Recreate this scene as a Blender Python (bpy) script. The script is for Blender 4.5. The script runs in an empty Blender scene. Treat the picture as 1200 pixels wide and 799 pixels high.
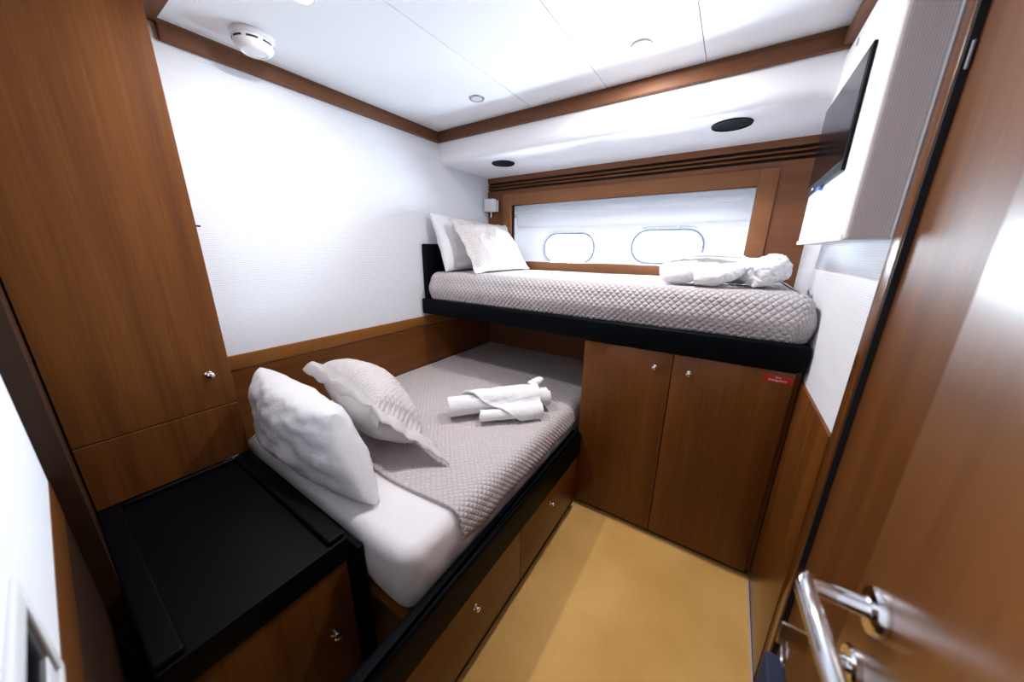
import bpy, bmesh, math, random
from mathutils import Vector, Matrix, noise
PI = math.pi
random.seed(7)
SC = bpy.context.scene
COL = SC.collection

# ------------------------------------------------------------------ camera, sky, exposure
def aim(yaw, pitch, roll):
    a, p, r = math.radians(yaw), math.radians(pitch), math.radians(roll)
    fwd = Vector((-math.sin(a) * math.cos(p), math.cos(a) * math.cos(p), -math.sin(p)))
    right = Vector((math.cos(a), math.sin(a), 0))
    up = right.cross(fwd)
    r2 = right * math.cos(r) - up * math.sin(r)
    u2 = right * math.sin(r) + up * math.cos(r)
    m = Matrix((r2, u2, -fwd)).transposed()
    return m.to_4x4()

cam_data = bpy.data.cameras.new('camera')
cam = bpy.data.objects.new('camera', cam_data)
COL.objects.link(cam)
cam_data.sensor_width = 36.0
cam_data.lens = 36.0 * 379.2 / 1200.0
cam_data.clip_start = 0.01
cam.matrix_world = Matrix.Translation((0, 0, 1.32)) @ aim(33.285, 15.701, -0.572)
cam_data.dof.use_dof = True
cam_data.dof.focus_distance = 1.7
cam_data.dof.aperture_fstop = 2.2
SC.camera = cam

SC.view_settings.view_transform = 'Standard'
SC.view_settings.look = 'None'
SC.view_settings.gamma = 1.0
SC.view_settings.use_curve_mapping = False
SC.view_settings.exposure = 0.0

world = bpy.data.worlds.new('sky')
SC.world = world
world.use_nodes = True
bg = world.node_tree.nodes['Background']
bg.inputs['Color'].default_value = (0.74, 0.87, 1.0, 1)
bg.inputs['Strength'].default_value = 130.0

LAMP_W = 8.0
LAMP_COL = (1.0, 0.965, 0.96)
# portals: help the renderer find the daylight in the two portholes
for px, pz, pw, ph in ((-0.977, 1.335, 0.38, 0.21), (-0.345, 1.347, 0.40, 0.20)):
    pl = bpy.data.lights.new('porthole_portal', 'AREA'); pl.shape = 'RECTANGLE'; pl.size = pw; pl.size_y = ph
    pl.cycles.is_portal = True
    po = bpy.data.objects.new('porthole_portal', pl); COL.objects.link(po)
    po.matrix_world = Matrix.Translation((px, 2.245, pz)) @ Matrix.Rotation(-PI / 2, 4, 'X')

# ------------------------------------------------------------------ materials
MATS = {}
def new_mat(name):
    m = bpy.data.materials.new(name)
    m.use_nodes = True
    nt = m.node_tree
    b = nt.nodes['Principled BSDF']
    MATS[name] = m
    return m, nt, b

def plain(name, col, rough=0.5, metal=0.0, coat=0.0, spec=0.5, bump=None):
    m, nt, b = new_mat(name)
    b.inputs['Base Color'].default_value = (*col, 1)
    b.inputs['Roughness'].default_value = rough
    b.inputs['Metallic'].default_value = metal
    b.inputs['Coat Weight'].default_value = coat
    b.inputs['Specular IOR Level'].default_value = spec
    if bump:
        sc, st, dist = bump
        tc = nt.nodes.new('ShaderNodeTexCoord')
        n = nt.nodes.new('ShaderNodeTexNoise')
        n.inputs['Scale'].default_value = sc
        n.inputs['Detail'].default_value = 4
        nt.links.new(tc.outputs['Object'], n.inputs['Vector'])
        bp = nt.nodes.new('ShaderNodeBump')
        bp.inputs['Strength'].default_value = st
        bp.inputs['Distance'].default_value = dist
        nt.links.new(n.outputs['Fac'], bp.inputs['Height'])
        nt.links.new(bp.outputs['Normal'], b.inputs['Normal'])
    return m

def wood(name, axis, c0, c1, rough=0.38, coat=0.12, coat_rough=0.12):
    """straight grained varnished cherry: long stretched noise plus fine pores"""
    m, nt, b = new_mat(name)
    tc = nt.nodes.new('ShaderNodeTexCoord')
    def stretched(across, along, detail):
        mp = nt.nodes.new('ShaderNodeMapping')
        s = [across] * 3
        s['xyz'.index(axis)] = along
        mp.inputs['Scale'].default_value = s
        nt.links.new(tc.outputs['Object'], mp.inputs['Vector'])
        n = nt.nodes.new('ShaderNodeTexNoise')
        n.inputs['Scale'].default_value = 1.0
        n.inputs['Detail'].default_value = detail
        n.inputs['Roughness'].default_value = 0.6
        nt.links.new(mp.outputs['Vector'], n.inputs['Vector'])
        return n
    a = stretched(14, 0.5, 3)
    f = stretched(190, 5, 3)
    mix = nt.nodes.new('ShaderNodeMath'); mix.operation = 'MULTIPLY_ADD'
    mix.inputs[1].default_value = 0.45
    nt.links.new(f.outputs['Fac'], mix.inputs[0])
    sc = nt.nodes.new('ShaderNodeMath'); sc.operation = 'MULTIPLY'
    sc.inputs[1].default_value = 0.75
    nt.links.new(a.outputs['Fac'], sc.inputs[0])
    nt.links.new(sc.outputs[0], mix.inputs[2])
    cr = nt.nodes.new('ShaderNodeValToRGB')
    cr.color_ramp.elements[0].position = 0.38
    cr.color_ramp.elements[0].color = (*c0, 1)
    cr.color_ramp.elements[1].position = 0.82
    cr.color_ramp.elements[1].color = (*c1, 1)
    nt.links.new(mix.outputs[0], cr.inputs['Fac'])
    nt.links.new(cr.outputs['Color'], b.inputs['Base Color'])
    b.inputs['Roughness'].default_value = rough
    b.inputs['Coat Weight'].default_value = coat
    b.inputs['Coat Roughness'].default_value = coat_rough
    b.inputs['Specular IOR Level'].default_value = 0.22
    bp = nt.nodes.new('ShaderNodeBump')
    bp.inputs['Strength'].default_value = 0.08
    bp.inputs['Distance'].default_value = 0.0006
    nt.links.new(f.outputs['Fac'], bp.inputs['Height'])
    nt.links.new(bp.outputs['Normal'], b.inputs['Normal'])
    return m

def ribbed(name, axis, period, c0, c1, strength, wob=0.6, rough=0.85):
    """woven wall fabric: fine ribs across one axis"""
    m, nt, b = new_mat(name)
    tc = nt.nodes.new('ShaderNodeTexCoord')
    w = nt.nodes.new('ShaderNodeTexWave')
    w.wave_type = 'BANDS'; w.bands_direction = axis.upper()
    w.inputs['Scale'].default_value = 2 * PI / (20 * period)
    w.inputs['Distortion'].default_value = wob
    w.inputs['Detail'].default_value = 2
    w.inputs['Detail Scale'].default_value = 12
    nt.links.new(tc.outputs['Object'], w.inputs['Vector'])
    cr = nt.nodes.new('ShaderNodeMix'); cr.data_type = 'RGBA'
    cr.inputs[6].default_value = (*c0, 1); cr.inputs[7].default_value = (*c1, 1)
    nt.links.new(w.outputs['Fac'], cr.inputs[0])
    nt.links.new(cr.outputs[2], b.inputs['Base Color'])
    bp = nt.nodes.new('ShaderNodeBump')
    bp.inputs['Strength'].default_value = strength
    bp.inputs['Distance'].default_value = 0.002
    nt.links.new(w.outputs['Fac'], bp.inputs['Height'])
    nt.links.new(bp.outputs['Normal'], b.inputs['Normal'])
    b.inputs['Roughness'].default_value = rough
    b.inputs['Specular IOR Level'].default_value = 0.2
    return m

def quilted(name, col, cell=0.034, dist=0.006):
    """diamond stitched cloth, pattern follows the UV laid along the cloth in metres"""
    m, nt, b = new_mat(name)
    uv = nt.nodes.new('ShaderNodeUVMap')
    sx = nt.nodes.new('ShaderNodeSeparateXYZ')
    nt.links.new(uv.outputs['UV'], sx.inputs[0])
    def mth(op, a, bb=None):
        n = nt.nodes.new('ShaderNodeMath'); n.operation = op
        for i, v in enumerate((a, bb)):
            if v is None: continue
            if isinstance(v, (int, float)): n.inputs[i].default_value = v
            else: nt.links.new(v, n.inputs[i])
        return n.outputs[0]
    k = PI / cell
    p = mth('ABSOLUTE', mth('SINE', mth('MULTIPLY', mth('ADD', sx.outputs[0], sx.outputs[1]), k)))
    q = mth('ABSOLUTE', mth('SINE', mth('MULTIPLY', mth('SUBTRACT', sx.outputs[0], sx.outputs[1]), k)))
    hgt = mth('POWER', mth('MULTIPLY', p, q), 0.5)
    bp = nt.nodes.new('ShaderNodeBump')
    bp.inputs['Strength'].default_value = 0.9
    bp.inputs['Distance'].default_value = dist
    nt.links.new(hgt, bp.inputs['Height'])
    nt.links.new(bp.outputs['Normal'], b.inputs['Normal'])
    b.inputs['Base Color'].default_value = (*col, 1)
    b.inputs['Roughness'].default_value = 0.9
    b.inputs['Specular IOR Level'].default_value = 0.15
    b.inputs['Sheen Weight'].default_value = 0.15
    return m

W0, W1 = (0.088, 0.026, 0.0042), (0.185, 0.062, 0.0115)
WOODZ = wood('cherry_vertical', 'z', W0, W1)
WOODX = wood('cherry_lengthwise', 'x', W0, W1)
WOODY = wood('cherry_crosswise', 'y', W0, W1)
WOODP = wood('cherry_trim_x', 'x', (0.11, 0.043, 0.019), (0.17, 0.070, 0.033), 0.55, 0.0)
WOODQ = wood('cherry_trim_y', 'y', (0.11, 0.043, 0.019), (0.17, 0.070, 0.033), 0.55, 0.0)
WOODD = wood('cherry_door', 'z', (0.15, 0.050, 0.010), (0.26, 0.096, 0.022), 0.35, 1.0, 0.3)
WOODS = wood('cherry_satin', 'z', W0, W1, 0.5, 0.0)
WOODK = wood('shaded_cherry', 'z', (0.020, 0.008, 0.003), (0.040, 0.016, 0.006), 0.5, 0.0)  # colour darkened to paint in the shade cast by the person at the camera
WOODW = wood('cherry_wainscot', 'z', W0, W1, 0.25, 0.3)
GAP = plain('dark_gap', (0.006, 0.005, 0.005), 0.8)
WHITE = plain('white_ceiling_panel', (0.84, 0.85, 0.88), 0.35, spec=0.3)
SOFFIT = plain('white_soffit_leather', (0.86, 0.86, 0.89), 0.45, spec=0.3)
WALLF = ribbed('white_wall_fabric', 'z', 0.007, (0.70, 0.715, 0.76), (0.78, 0.79, 0.83), 0.45, 1.5)
WALLR = ribbed('white_ribbed_fabric', 'z', 0.006, (0.78, 0.78, 0.82), (0.87, 0.87, 0.9), 0.3, 0.2)
STRIPE = ribbed('striped_beige_fabric', 'x', 0.0042, (0.58, 0.52, 0.51), (0.78, 0.72, 0.71), 0.15, 0.1)
WHULL = plain('white_hull_panel', (0.88, 0.89, 0.92), 0.4)
BLACK = plain('black_leather', (0.002, 0.0026, 0.0042), 0.5, spec=0.06, bump=(420, 0.15, 0.001))
BLACKM = plain('matt_black_laminate', (0.0022, 0.0023, 0.0035), 0.45, spec=0.10, bump=(600, 0.1, 0.0006))
CHROME = plain('polished_chrome', (0.85, 0.85, 0.87), 0.08, metal=1.0)
STEEL = plain('brushed_steel', (0.55, 0.58, 0.64), 0.25, metal=1.0)
BRASSY = plain('worn_brass', (0.55, 0.45, 0.33), 0.3, metal=1.0)
QUILT = quilted('taupe_quilt', (0.60, 0.535, 0.53), 0.023, 0.005)
QUILT2 = quilted('taupe_quilt_bunk', (0.53, 0.485, 0.49), 0.027, 0.007)
SHAMQ = quilted('grey_sham_quilt', (0.66, 0.615, 0.61), 0.022, 0.004)
SHAMB = plain('pale_grey_sham_quilt_plain', (0.58, 0.545, 0.54), 0.9, bump=(30, 0.2, 0.01))
SHEET = plain('white_sheet', (0.80, 0.765, 0.77), 0.85, spec=0.2, bump=(9, 0.25, 0.02))
PILLOW = plain('white_pillowcase', (0.73, 0.715, 0.74), 0.85, spec=0.2, bump=(14, 0.35, 0.02))
TOWEL = plain('white_terry', (0.86, 0.85, 0.86), 0.95, spec=0.1, bump=(260, 0.6, 0.004))
PLASTIC = plain('white_plastic', (0.80, 0.80, 0.81), 0.4)
GREYP = plain('grey_plastic', (0.35, 0.36, 0.40), 0.4)
SPKR = plain('dark_blue_grey_mesh', (0.004, 0.007, 0.013), 0.6, spec=0.15)
SCREEN = plain('glossy_black_screen', (0.003, 0.003, 0.005), 0.16, spec=0.16)
RED = plain('red_sign_plastic', (0.42, 0.008, 0.012), 0.4)
SIGNW = plain('white_print', (0.85, 0.80, 0.80), 0.6)
BLUE = plain('dark_blue_tag', (0.006, 0.016, 0.045), 0.7)
RING = plain('anodised_rim', (0.35, 0.42, 0.55), 0.3, metal=0.8)

def carpet_mat():
    m, nt, b = new_mat('tan_carpet')
    tc = nt.nodes.new('ShaderNodeTexCoord')
    n1 = nt.nodes.new('ShaderNodeTexNoise'); n1.inputs['Scale'].default_value = 3.5; n1.inputs['Detail'].default_value = 5
    n2 = nt.nodes.new('ShaderNodeTexNoise'); n2.inputs['Scale'].default_value = 420; n2.inputs['Detail'].default_value = 2
    nt.links.new(tc.outputs['Object'], n1.inputs['Vector']); nt.links.new(tc.outputs['Object'], n2.inputs['Vector'])
    ad = nt.nodes.new('ShaderNodeMath'); ad.operation = 'MULTIPLY_ADD'; ad.inputs[1].default_value = 0.35
    nt.links.new(n2.outputs['Fac'], ad.inputs[0]); nt.links.new(n1.outputs['Fac'], ad.inputs[2])
    cr = nt.nodes.new('ShaderNodeValToRGB')
    cr.color_ramp.elements[0].position = 0.45; cr.color_ramp.elements[0].color = (0.66, 0.36, 0.095, 1)
    cr.color_ramp.elements[1].position = 0.9; cr.color_ramp.elements[1].color = (0.86, 0.51, 0.17, 1)
    nt.links.new(ad.outputs[0], cr.inputs['Fac']); nt.links.new(cr.outputs['Color'], b.inputs['Base Color'])
    bp = nt.nodes.new('ShaderNodeBump'); bp.inputs['Strength'].default_value = 0.5; bp.inputs['Distance'].default_value = 0.003
    nt.links.new(n2.outputs['Fac'], bp.inputs['Height']); nt.links.new(bp.outputs['Normal'], b.inputs['Normal'])
    b.inputs['Roughness'].default_value = 0.95; b.inputs['Specular IOR Level'].default_value = 0.1
    return m
CARPET = carpet_mat()

def glass_mat():
    m, nt, b = new_mat('clear_glass')
    nt.nodes.remove(b)
    out = nt.nodes['Material Output']
    t = nt.nodes.new('ShaderNodeBsdfTransparent'); t.inputs[0].default_value = (0.95, 0.97, 0.98, 1)
    g = nt.nodes.new('ShaderNodeBsdfGlossy'); g.inputs['Roughness'].default_value = 0.03
    fr = nt.nodes.new('ShaderNodeFresnel'); fr.inputs['IOR'].default_value = 1.45
    mx = nt.nodes.new('ShaderNodeMixShader')
    nt.links.new(fr.outputs[0], mx.inputs[0]); nt.links.new(t.outputs[0], mx.inputs[1]); nt.links.new(g.outputs[0], mx.inputs[2])
    nt.links.new(mx.outputs[0], out.inputs['Surface'])
    return m
GLASS = glass_mat()

def blind_mat():
    m, nt, b = new_mat('sheer_white_blind')
    out = nt.nodes['Material Output']
    b.inputs['Base Color'].default_value = (0.86, 0.87, 0.90, 1); b.inputs['Roughness'].default_value = 0.8
    t = nt.nodes.new('ShaderNodeBsdfTranslucent'); t.inputs[0].default_value = (0.9, 0.92, 0.95, 1)
    mx = nt.nodes.new('ShaderNodeMixShader'); mx.inputs[0].default_value = 0.4
    nt.links.new(b.outputs[0], mx.inputs[1]); nt.links.new(t.outputs[0], mx.inputs[2])
    nt.links.new(mx.outputs[0], out.inputs['Surface'])
    return m
BLIND = blind_mat()
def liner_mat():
    m, nt, b = new_mat('glowing_white_hull_liner')
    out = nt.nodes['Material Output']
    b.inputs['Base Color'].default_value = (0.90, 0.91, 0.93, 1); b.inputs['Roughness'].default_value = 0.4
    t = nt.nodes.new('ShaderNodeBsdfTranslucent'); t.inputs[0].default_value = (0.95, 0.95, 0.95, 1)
    mx = nt.nodes.new('ShaderNodeMixShader'); mx.inputs[0].default_value = 0.05  # translucent share added so the panel glows and brightens the window area
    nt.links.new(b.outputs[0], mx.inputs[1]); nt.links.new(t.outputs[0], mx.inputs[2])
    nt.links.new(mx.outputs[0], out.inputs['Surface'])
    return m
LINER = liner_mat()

def lamp_mat():
    m, nt, b = new_mat('lit_lamp_lens')
    b.inputs['Base Color'].default_value = (1, 1, 1, 1)
    b.inputs['Emission Color'].default_value = (1, 0.96, 0.9, 1)
    b.inputs['Emission Strength'].default_value = 12
    return m
LENS = lamp_mat()

# ------------------------------------------------------------------ mesh helpers
def shade(me, ang=0.6):
    for p in me.polygons: p.use_smooth = True
    try: me.set_sharp_from_angle(angle=ang)
    except Exception: pass

def world_loc(o):
    v = Vector(o.location)
    while o.parent:
        o = o.parent; v = v + Vector(o.location)
    return v

def obj(name, bm, mat, parent=None, smooth=True, ang=0.6):
    """link bm (world coordinates) as one mesh object with its origin at its own base"""
    bmesh.ops.recalc_face_normals(bm, faces=bm.faces[:]) if not getattr(bm, 'keep', False) else None
    xs = [v.co for v in bm.verts]
    lo = Vector((min(v.x for v in xs), min(v.y for v in xs), min(v.z for v in xs)))
    hi = Vector((max(v.x for v in xs), max(v.y for v in xs), max(v.z for v in xs)))
    org = Vector(((lo.x + hi.x) / 2, (lo.y + hi.y) / 2, lo.z))
    for v in bm.verts: v.co -= org
    me = bpy.data.meshes.new(name)
    bm.to_mesh(me); bm.free()
    for m in (mat if isinstance(mat, (list, tuple)) else [mat]): me.materials.append(m)
    if smooth: shade(me, ang)
    o = bpy.data.objects.new(name, me)
    COL.objects.link(o)
    if parent is not None:
        o.parent = parent
        o.location = org - world_loc(parent)
    else:
        o.location = org
    return o

def tag(o, label, cat, group=None):
    o['label'] = label; o['category'] = cat
    if group: o['group'] = group
    return o

def thing(name, label, cat, loc, group=None):
    o = bpy.data.objects.new(name, None)
    COL.objects.link(o); o.location = loc; o.empty_display_size = 0.05
    return tag(o, label, cat, group)

def struct(name, bm, mat, parent=None, **k):
    o = obj(name, bm, mat, parent, **k)
    if parent is None: o['kind'] = 'structure'
    return o

def add(bm, other):
    me = bpy.data.meshes.new('tmp'); other.to_mesh(me); other.free()
    bm.from_mesh(me); bpy.data.meshes.remove(me)
    return bm

def box(x0, x1, y0, y1, z0, z1, bev=0.0, seg=2):
    bm = bmesh.new()
    bmesh.ops.create_cube(bm, size=1)
    for v in bm.verts:
        v.co = Vector((x0 if v.co.x < 0 else x1, y0 if v.co.y < 0 else y1, z0 if v.co.z < 0 else z1))
    if bev > 0:
        bmesh.ops.bevel(bm, geom=bm.edges[:], offset=bev, segments=seg, profile=0.5, affect='EDGES')
    return bm

def boxes(*bs):
    bm = bmesh.new()
    for b in bs: add(bm, box(*b))
    return bm

def axis_matrix(direction):
    d = Vector(direction).normalized()
    return d.to_track_quat('Z', 'Y').to_matrix()

def lathe(profile, loc, direction=(0, 0, 1), n=32):
    """profile: (radius, height) list turned about direction"""
    bm = bmesh.new(); R = axis_matrix(direction); L = Vector(loc)
    rings = []
    for r, h in profile:
        if r < 1e-6:
            rings.append([bm.verts.new(L + R @ Vector((0, 0, h)))])
        else:
            rings.append([bm.verts.new(L + R @ Vector((r * math.cos(2 * PI * i / n), r * math.sin(2 * PI * i / n), h))) for i in range(n)])
    for a, b in zip(rings[:-1], rings[1:]):
        for i in range(n):
            j = (i + 1) % n
            if len(a) == 1 and len(b) == 1: continue
            if len(a) == 1: bm.faces.new((a[0], b[i], b[j]))
            elif len(b) == 1: bm.faces.new((a[i], a[j], b[0]))
            else: bm.faces.new((a[i], a[j], b[j], b[i]))
    for r in (rings[0], rings[-1]):
        if len(r) > 2: bm.faces.new(r)
    return bm

def smooth_path(pts, sub=6):
    pts = [Vector(p) for p in pts]; out = []
    P = [pts[0] * 2 - pts[1]] + pts + [pts[-1] * 2 - pts[-2]]
    for i in range(1, len(P) - 2):
        for k in range(sub):
            t = k / sub; a, b, c, d = P[i - 1:i + 3]
            out.append(0.5 * ((2 * b) + (-a + c) * t + (2 * a - 5 * b + 4 * c - d) * t * t + (-a + 3 * b - 3 * c + d) * t ** 3))
    out.append(pts[-1])
    return out

def tube(pts, rad, n=14, sub=6, flat=1.0, up=(0, 0, 1), caps=True, closed=False):
    """swept tube; rad a number or list per control point; flat squashes it along up"""
    rp = rad if isinstance(rad, (list, tuple)) else [rad] * len(pts)
    path = smooth_path(pts, sub) if not closed else [Vector(p) for p in pts]
    bm = bmesh.new(); rings = []; N = len(path)
    for i, p in enumerate(path):
        f = i / (N - 1) * (len(rp) - 1); k = min(int(f), len(rp) - 2) if len(rp) > 1 else 0
        r = rp[k] + (rp[k + 1] - rp[k]) * (f - k) if len(rp) > 1 else rp[0]
        if closed: t = path[(i + 1) % N] - path[i - 1]
        else: t = path[min(i + 1, N - 1)] - path[max(i - 1, 0)]
        t.normalize()
        s = t.cross(Vector(up))
        if s.length < 1e-4: s = t.cross(Vector((0, 1, 0)))
        s.normalize(); u = s.cross(t)
        rings.append([bm.verts.new(p + s * r * math.cos(2 * PI * j / n) + u * r * flat * math.sin(2 * PI * j / n)) for j in range(n)])
    pairs = list(zip(rings[:-1], rings[1:])) + ([(rings[-1], rings[0])] if closed else [])
    for a, b in pairs:
        for j in range(n):
            bm.faces.new((a[j], a[(j + 1) % n], b[(j + 1) % n], b[j]))
    if caps and not closed:
        bm.faces.new(rings[0]); bm.faces.new(rings[-1])
    return bm

def rr_outline(x0, x1, y0, y1, r, n=8):
    """rounded rectangle: list of (point, outward normal); r = radius or four (x0y0, x1y0, x1y1, x0y1)"""
    rs = r if isinstance(r, (list, tuple)) else [r] * 4
    out = []
    for (cx, cy, a0), rc in zip(((x0, y0, PI), (x1, y0, 1.5 * PI), (x1, y1, 0), (x0, y1, 0.5 * PI)), rs):
        sx = 1 if cx == x0 else -1; sy = 1 if cy == y0 else -1
        px, py = cx + sx * rc, cy + sy * rc
        for i in range(n + 1):
            a = a0 + 0.5 * PI * i / n
            d = Vector((math.cos(a), math.sin(a)))
            out.append((Vector((px, py)) + d * rc, d))
    return out

def slab(x0, x1, y0, y1, z0, z1, rc=0.05, re=0.03, rb=0.0, bulge=0.0, nseg=6, uv=False, wav=0.0, nlong=1):
    """soft edged slab (mattress, cushion, quilt over a mattress)"""
    base = rr_outline(x0, x1, y0, y1, rc)
    if nlong > 1:
        dense = []
        for (p, d), (q, e) in zip(base, base[1:] + base[:1]):
            k = max(1, int((q - p).length / 0.03))
            for i in range(k): dense.append((p.lerp(q, i / k), d.lerp(e, i / k).normalized()))
        base = dense
    prof = []   # (inset, z, arclength)
    if rb > 0:
        for i in range(nseg + 1):
            a = 0.5 * PI * i / nseg
            prof.append((rb * (1 - math.sin(a)), z0 + rb * (1 - math.cos(a))))
    else: prof.append((0, z0))
    mid = 6 if bulge else 1
    za, zb = prof[-1][1], z1 - re
    for i in range(1, mid):
        t = i / mid; prof.append((-bulge * math.sin(PI * t), za + (zb - za) * t))
    for i in range(nseg + 1):
        a = 0.5 * PI * i / nseg
        prof.append((re * (1 - math.cos(a)), zb + re * math.sin(a)))
    L = [0]
    for (a, b), (c, d) in zip(prof[:-1], prof[1:]): L.append(L[-1] + math.hypot(c - a, d - b))
    bm = bmesh.new(); lay = bm.loops.layers.uv.new('UVMap') if uv else None
    rings = []; uvs = {}
    tot = L[-1]
    for (ins, z), l in zip(prof, L):
        ring = []
        for p, d in base:
            q = p - d * ins
            w = 0
            if wav: w = wav * noise.noise(Vector((p.x * 9, p.y * 9, z * 6)))
            v = bm.verts.new((q.x + d.x * w, q.y + d.y * w, z))
            pin = p - d * prof[-1][0]
            uvs[v] = pin + d * (tot - l)
            ring.append(v)
        rings.append(ring)
    n = len(base)
    for a, b in zip(rings[:-1], rings[1:]):
        for i in range(n):
            j = (i + 1) % n
            bm.faces.new((a[i], a[j], b[j], b[i]))
    bm.faces.new(rings[-1]); bm.faces.new(rings[0][::-1])
    if uv:
        for f in bm.faces:
            for lp in f.loops: lp[lay].uv = uvs[lp.vert]
    return bm

def plate(outer, holes, y0, y1):
    """flat plate in the xz plane between y0 and y1 with through holes"""
    bm = bmesh.new()
    for y in (y0, y1):
        es = []
        for loop in [outer] + holes:
            vs = [bm.verts.new((x, y, z)) for x, z in loop]
            es += [bm.edges.new((vs[i], vs[(i + 1) % len(vs)])) for i in range(len(vs))]
        bmesh.ops.triangle_fill(bm, use_beauty=True, use_dissolve=False, edges=es)
    bm.verts.ensure_lookup_table()
    half = len(bm.verts) // 2; k = 0
    vs = bm.verts[:]
    for loop in [outer] + holes:
        n = len(loop)
        for i in range(n):
            a, b = k + i, k + (i + 1) % n
            bm.faces.new((vs[a], vs[b], vs[half + b], vs[half + a]))
        k += n
    return bm

def pillow(tl, tr, br, bl, thick, nu=44, nv=32, flange=0.0, droop=0.0, wr=0.008, seed=0, power=0.55, ruffle=0.0, pinch=0.06):
    """stuffed pillow spanned by four corners; front face has UVs in metres, flange is a flat hem round it"""
    tl, tr, br, bl = map(Vector, (tl, tr, br, bl))
    W = ((tr - tl).length + (br - bl).length) / 2; H = ((bl - tl).length + (br - tr).length) / 2
    nrm = (tr - tl).cross(bl - tl).normalized()
    fu, fv = flange / W, flange / H
    bm = bmesh.new(); lay = bm.loops.layers.uv.new('UVMap')
    def base(u, v): return tl.lerp(tr, u).lerp(bl.lerp(br, u), v)
    def prof(u, v):
        a = min(max((u - fu) / (1 - 2 * fu), 0), 1); b = min(max((v - fv) / (1 - 2 * fv), 0), 1)
        return (max(4 * a * (1 - a), 0) ** power) * (max(4 * b * (1 - b), 0) ** power)
    u_ = lambda i, n: (i + 0.5) / n
    grids = []; uvs = {}
    for side in (1, -1):
        g = []
        for j in range(nv + 1):
            row = []
            for i in range(nu + 1):
                u, v = i / nu, j / nv
                u = 0.5 - 0.5 * math.cos(PI * u) if not flange else u
                v = 0.5 - 0.5 * math.cos(PI * v) if not flange else v
                # edges pull in between the corners of a stuffed case
                eu = u + (0.5 - u) * pinch * 4 * v * (1 - v) * abs(2 * u - 1)
                ev = v + (0.5 - v) * pinch * 4 * u * (1 - u) * abs(2 * v - 1)
                p = base(eu, ev)
                h = prof(u, v)
                w = wr * (noise.noise(Vector((u * 5 + seed, v * 5, side * 3.1))) + 0.5 * noise.noise(Vector((u * 13, v * 11 + seed, side)))
                          + 0.8 * (abs(noise.noise(Vector((u * 7 + v * 4 + seed, v * 3 - u, 4.0 * side)))) - 0.2))
                d = side * (thick / 2 * h + 0.0025) + (w * (0.25 + h) * side if h > 0 else 0)
                if ruffle: d += ruffle * (1 - min(h * 2, 1)) * noise.noise(Vector((u * 7, v * 7, seed + 5)))
                q = p + nrm * d
                if droop and v < fv: q += Vector((0, 0.35, -1)) * droop * (1 - v / fv) ** 1.3
                if droop and u > 1 - fu: q.z -= 0.3 * droop * (1 - (1 - u) / fu)
                vtx = bm.verts.new(q); uvs[vtx] = (u * W, v * H)
                row.append(vtx)
            g.append(row)
        grids.append(g)
    for side, g in zip((0, 1), grids):
        for j in range(nv):
            for i in range(nu):
                f = (g[j][i], g[j + 1][i], g[j + 1][i + 1], g[j][i + 1])
                face = bm.faces.new(f if side == 0 else f[::-1])
                face.material_index = 1 if (side or (flange and (u_(i, nu) < fu or u_(i, nu) > 1 - fu or u_(j, nv) < fv or u_(j, nv) > 1 - fv))) else 0
                for lp in face.loops: lp[lay].uv = uvs[lp.vert]
    a, b = grids
    rim = [(0, i) for i in range(nu)] + [(j, nu) for j in range(nv)] + [(nv, i) for i in range(nu, 0, -1)] + [(j, 0) for j in range(nv, 0, -1)]
    for (j, i), (j2, i2) in zip(rim, rim[1:] + rim[:1]):
        f = bm.faces.new((a[j][i], a[j2][i2], b[j2][i2], b[j][i]))
        for lp in f.loops: lp[lay].uv = uvs[lp.vert]
    return bm

def fuse(bm, voxel, smooth=3, noise_amp=0.0, noise_scale=40):
    """melt overlapping lumps into one continuous soft cloth surface"""
    me = bpy.data.meshes.new('tmp'); bm.to_mesh(me); bm.free()
    o = bpy.data.objects.new('tmp', me); COL.objects.link(o)
    r = o.modifiers.new('r', 'REMESH'); r.mode = 'VOXEL'; r.voxel_size = voxel
    s = o.modifiers.new('s', 'SMOOTH'); s.iterations = smooth; s.factor = 0.5
    dg = bpy.context.evaluated_depsgraph_get()
    me2 = bpy.data.meshes.new_from_object(o.evaluated_get(dg))
    out = bmesh.new(); out.from_mesh(me2)
    bpy.data.objects.remove(o); bpy.data.meshes.remove(me); bpy.data.meshes.remove(me2)
    out.normal_update()
    if noise_amp:
        for v in out.verts:
            v.co += v.normal * noise_amp * (noise.noise(v.co * noise_scale) + 0.7 * noise.noise(v.co * noise_scale * 2.3))
    return out

def text_mesh(body, size, loc, rot, depth=0.0004):
    cu = bpy.data.curves.new('t', 'FONT'); cu.body = body; cu.size = size
    cu.align_x = 'CENTER'; cu.align_y = 'CENTER'; cu.extrude = depth
    o = bpy.data.objects.new('t', cu); COL.objects.link(o)
    dg = bpy.context.evaluated_depsgraph_get()
    me = bpy.data.meshes.new_from_object(o.evaluated_get(dg))
    bm = bmesh.new(); bm.from_mesh(me)
    bm.transform(Matrix.Translation(loc) @ rot.to_4x4())
    bpy.data.objects.remove(o); bpy.data.curves.remove(cu); bpy.data.meshes.remove(me)
    return bm

def knob_bm(loc, d, s=1.0):
    prof = [(0.0125, 0), (0.0125, 0.002), (0.007, 0.004), (0.006, 0.011), (0.010, 0.014), (0.0125, 0.018), (0.0118, 0.022), (0.007, 0.0255), (0, 0.0265)]
    return lathe([(r * s, h * s) for r, h in prof], loc, d, 28)

# ------------------------------------------------------------------ room shell
XL, XR, YN, YF, H = -1.615, 0.275, -0.055, 2.11, 2.0

struct('floor', box(XL - 0.1, XR + 0.1, YN - 0.1, YF + 0.1, -0.06, 0.0), CARPET)
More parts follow.
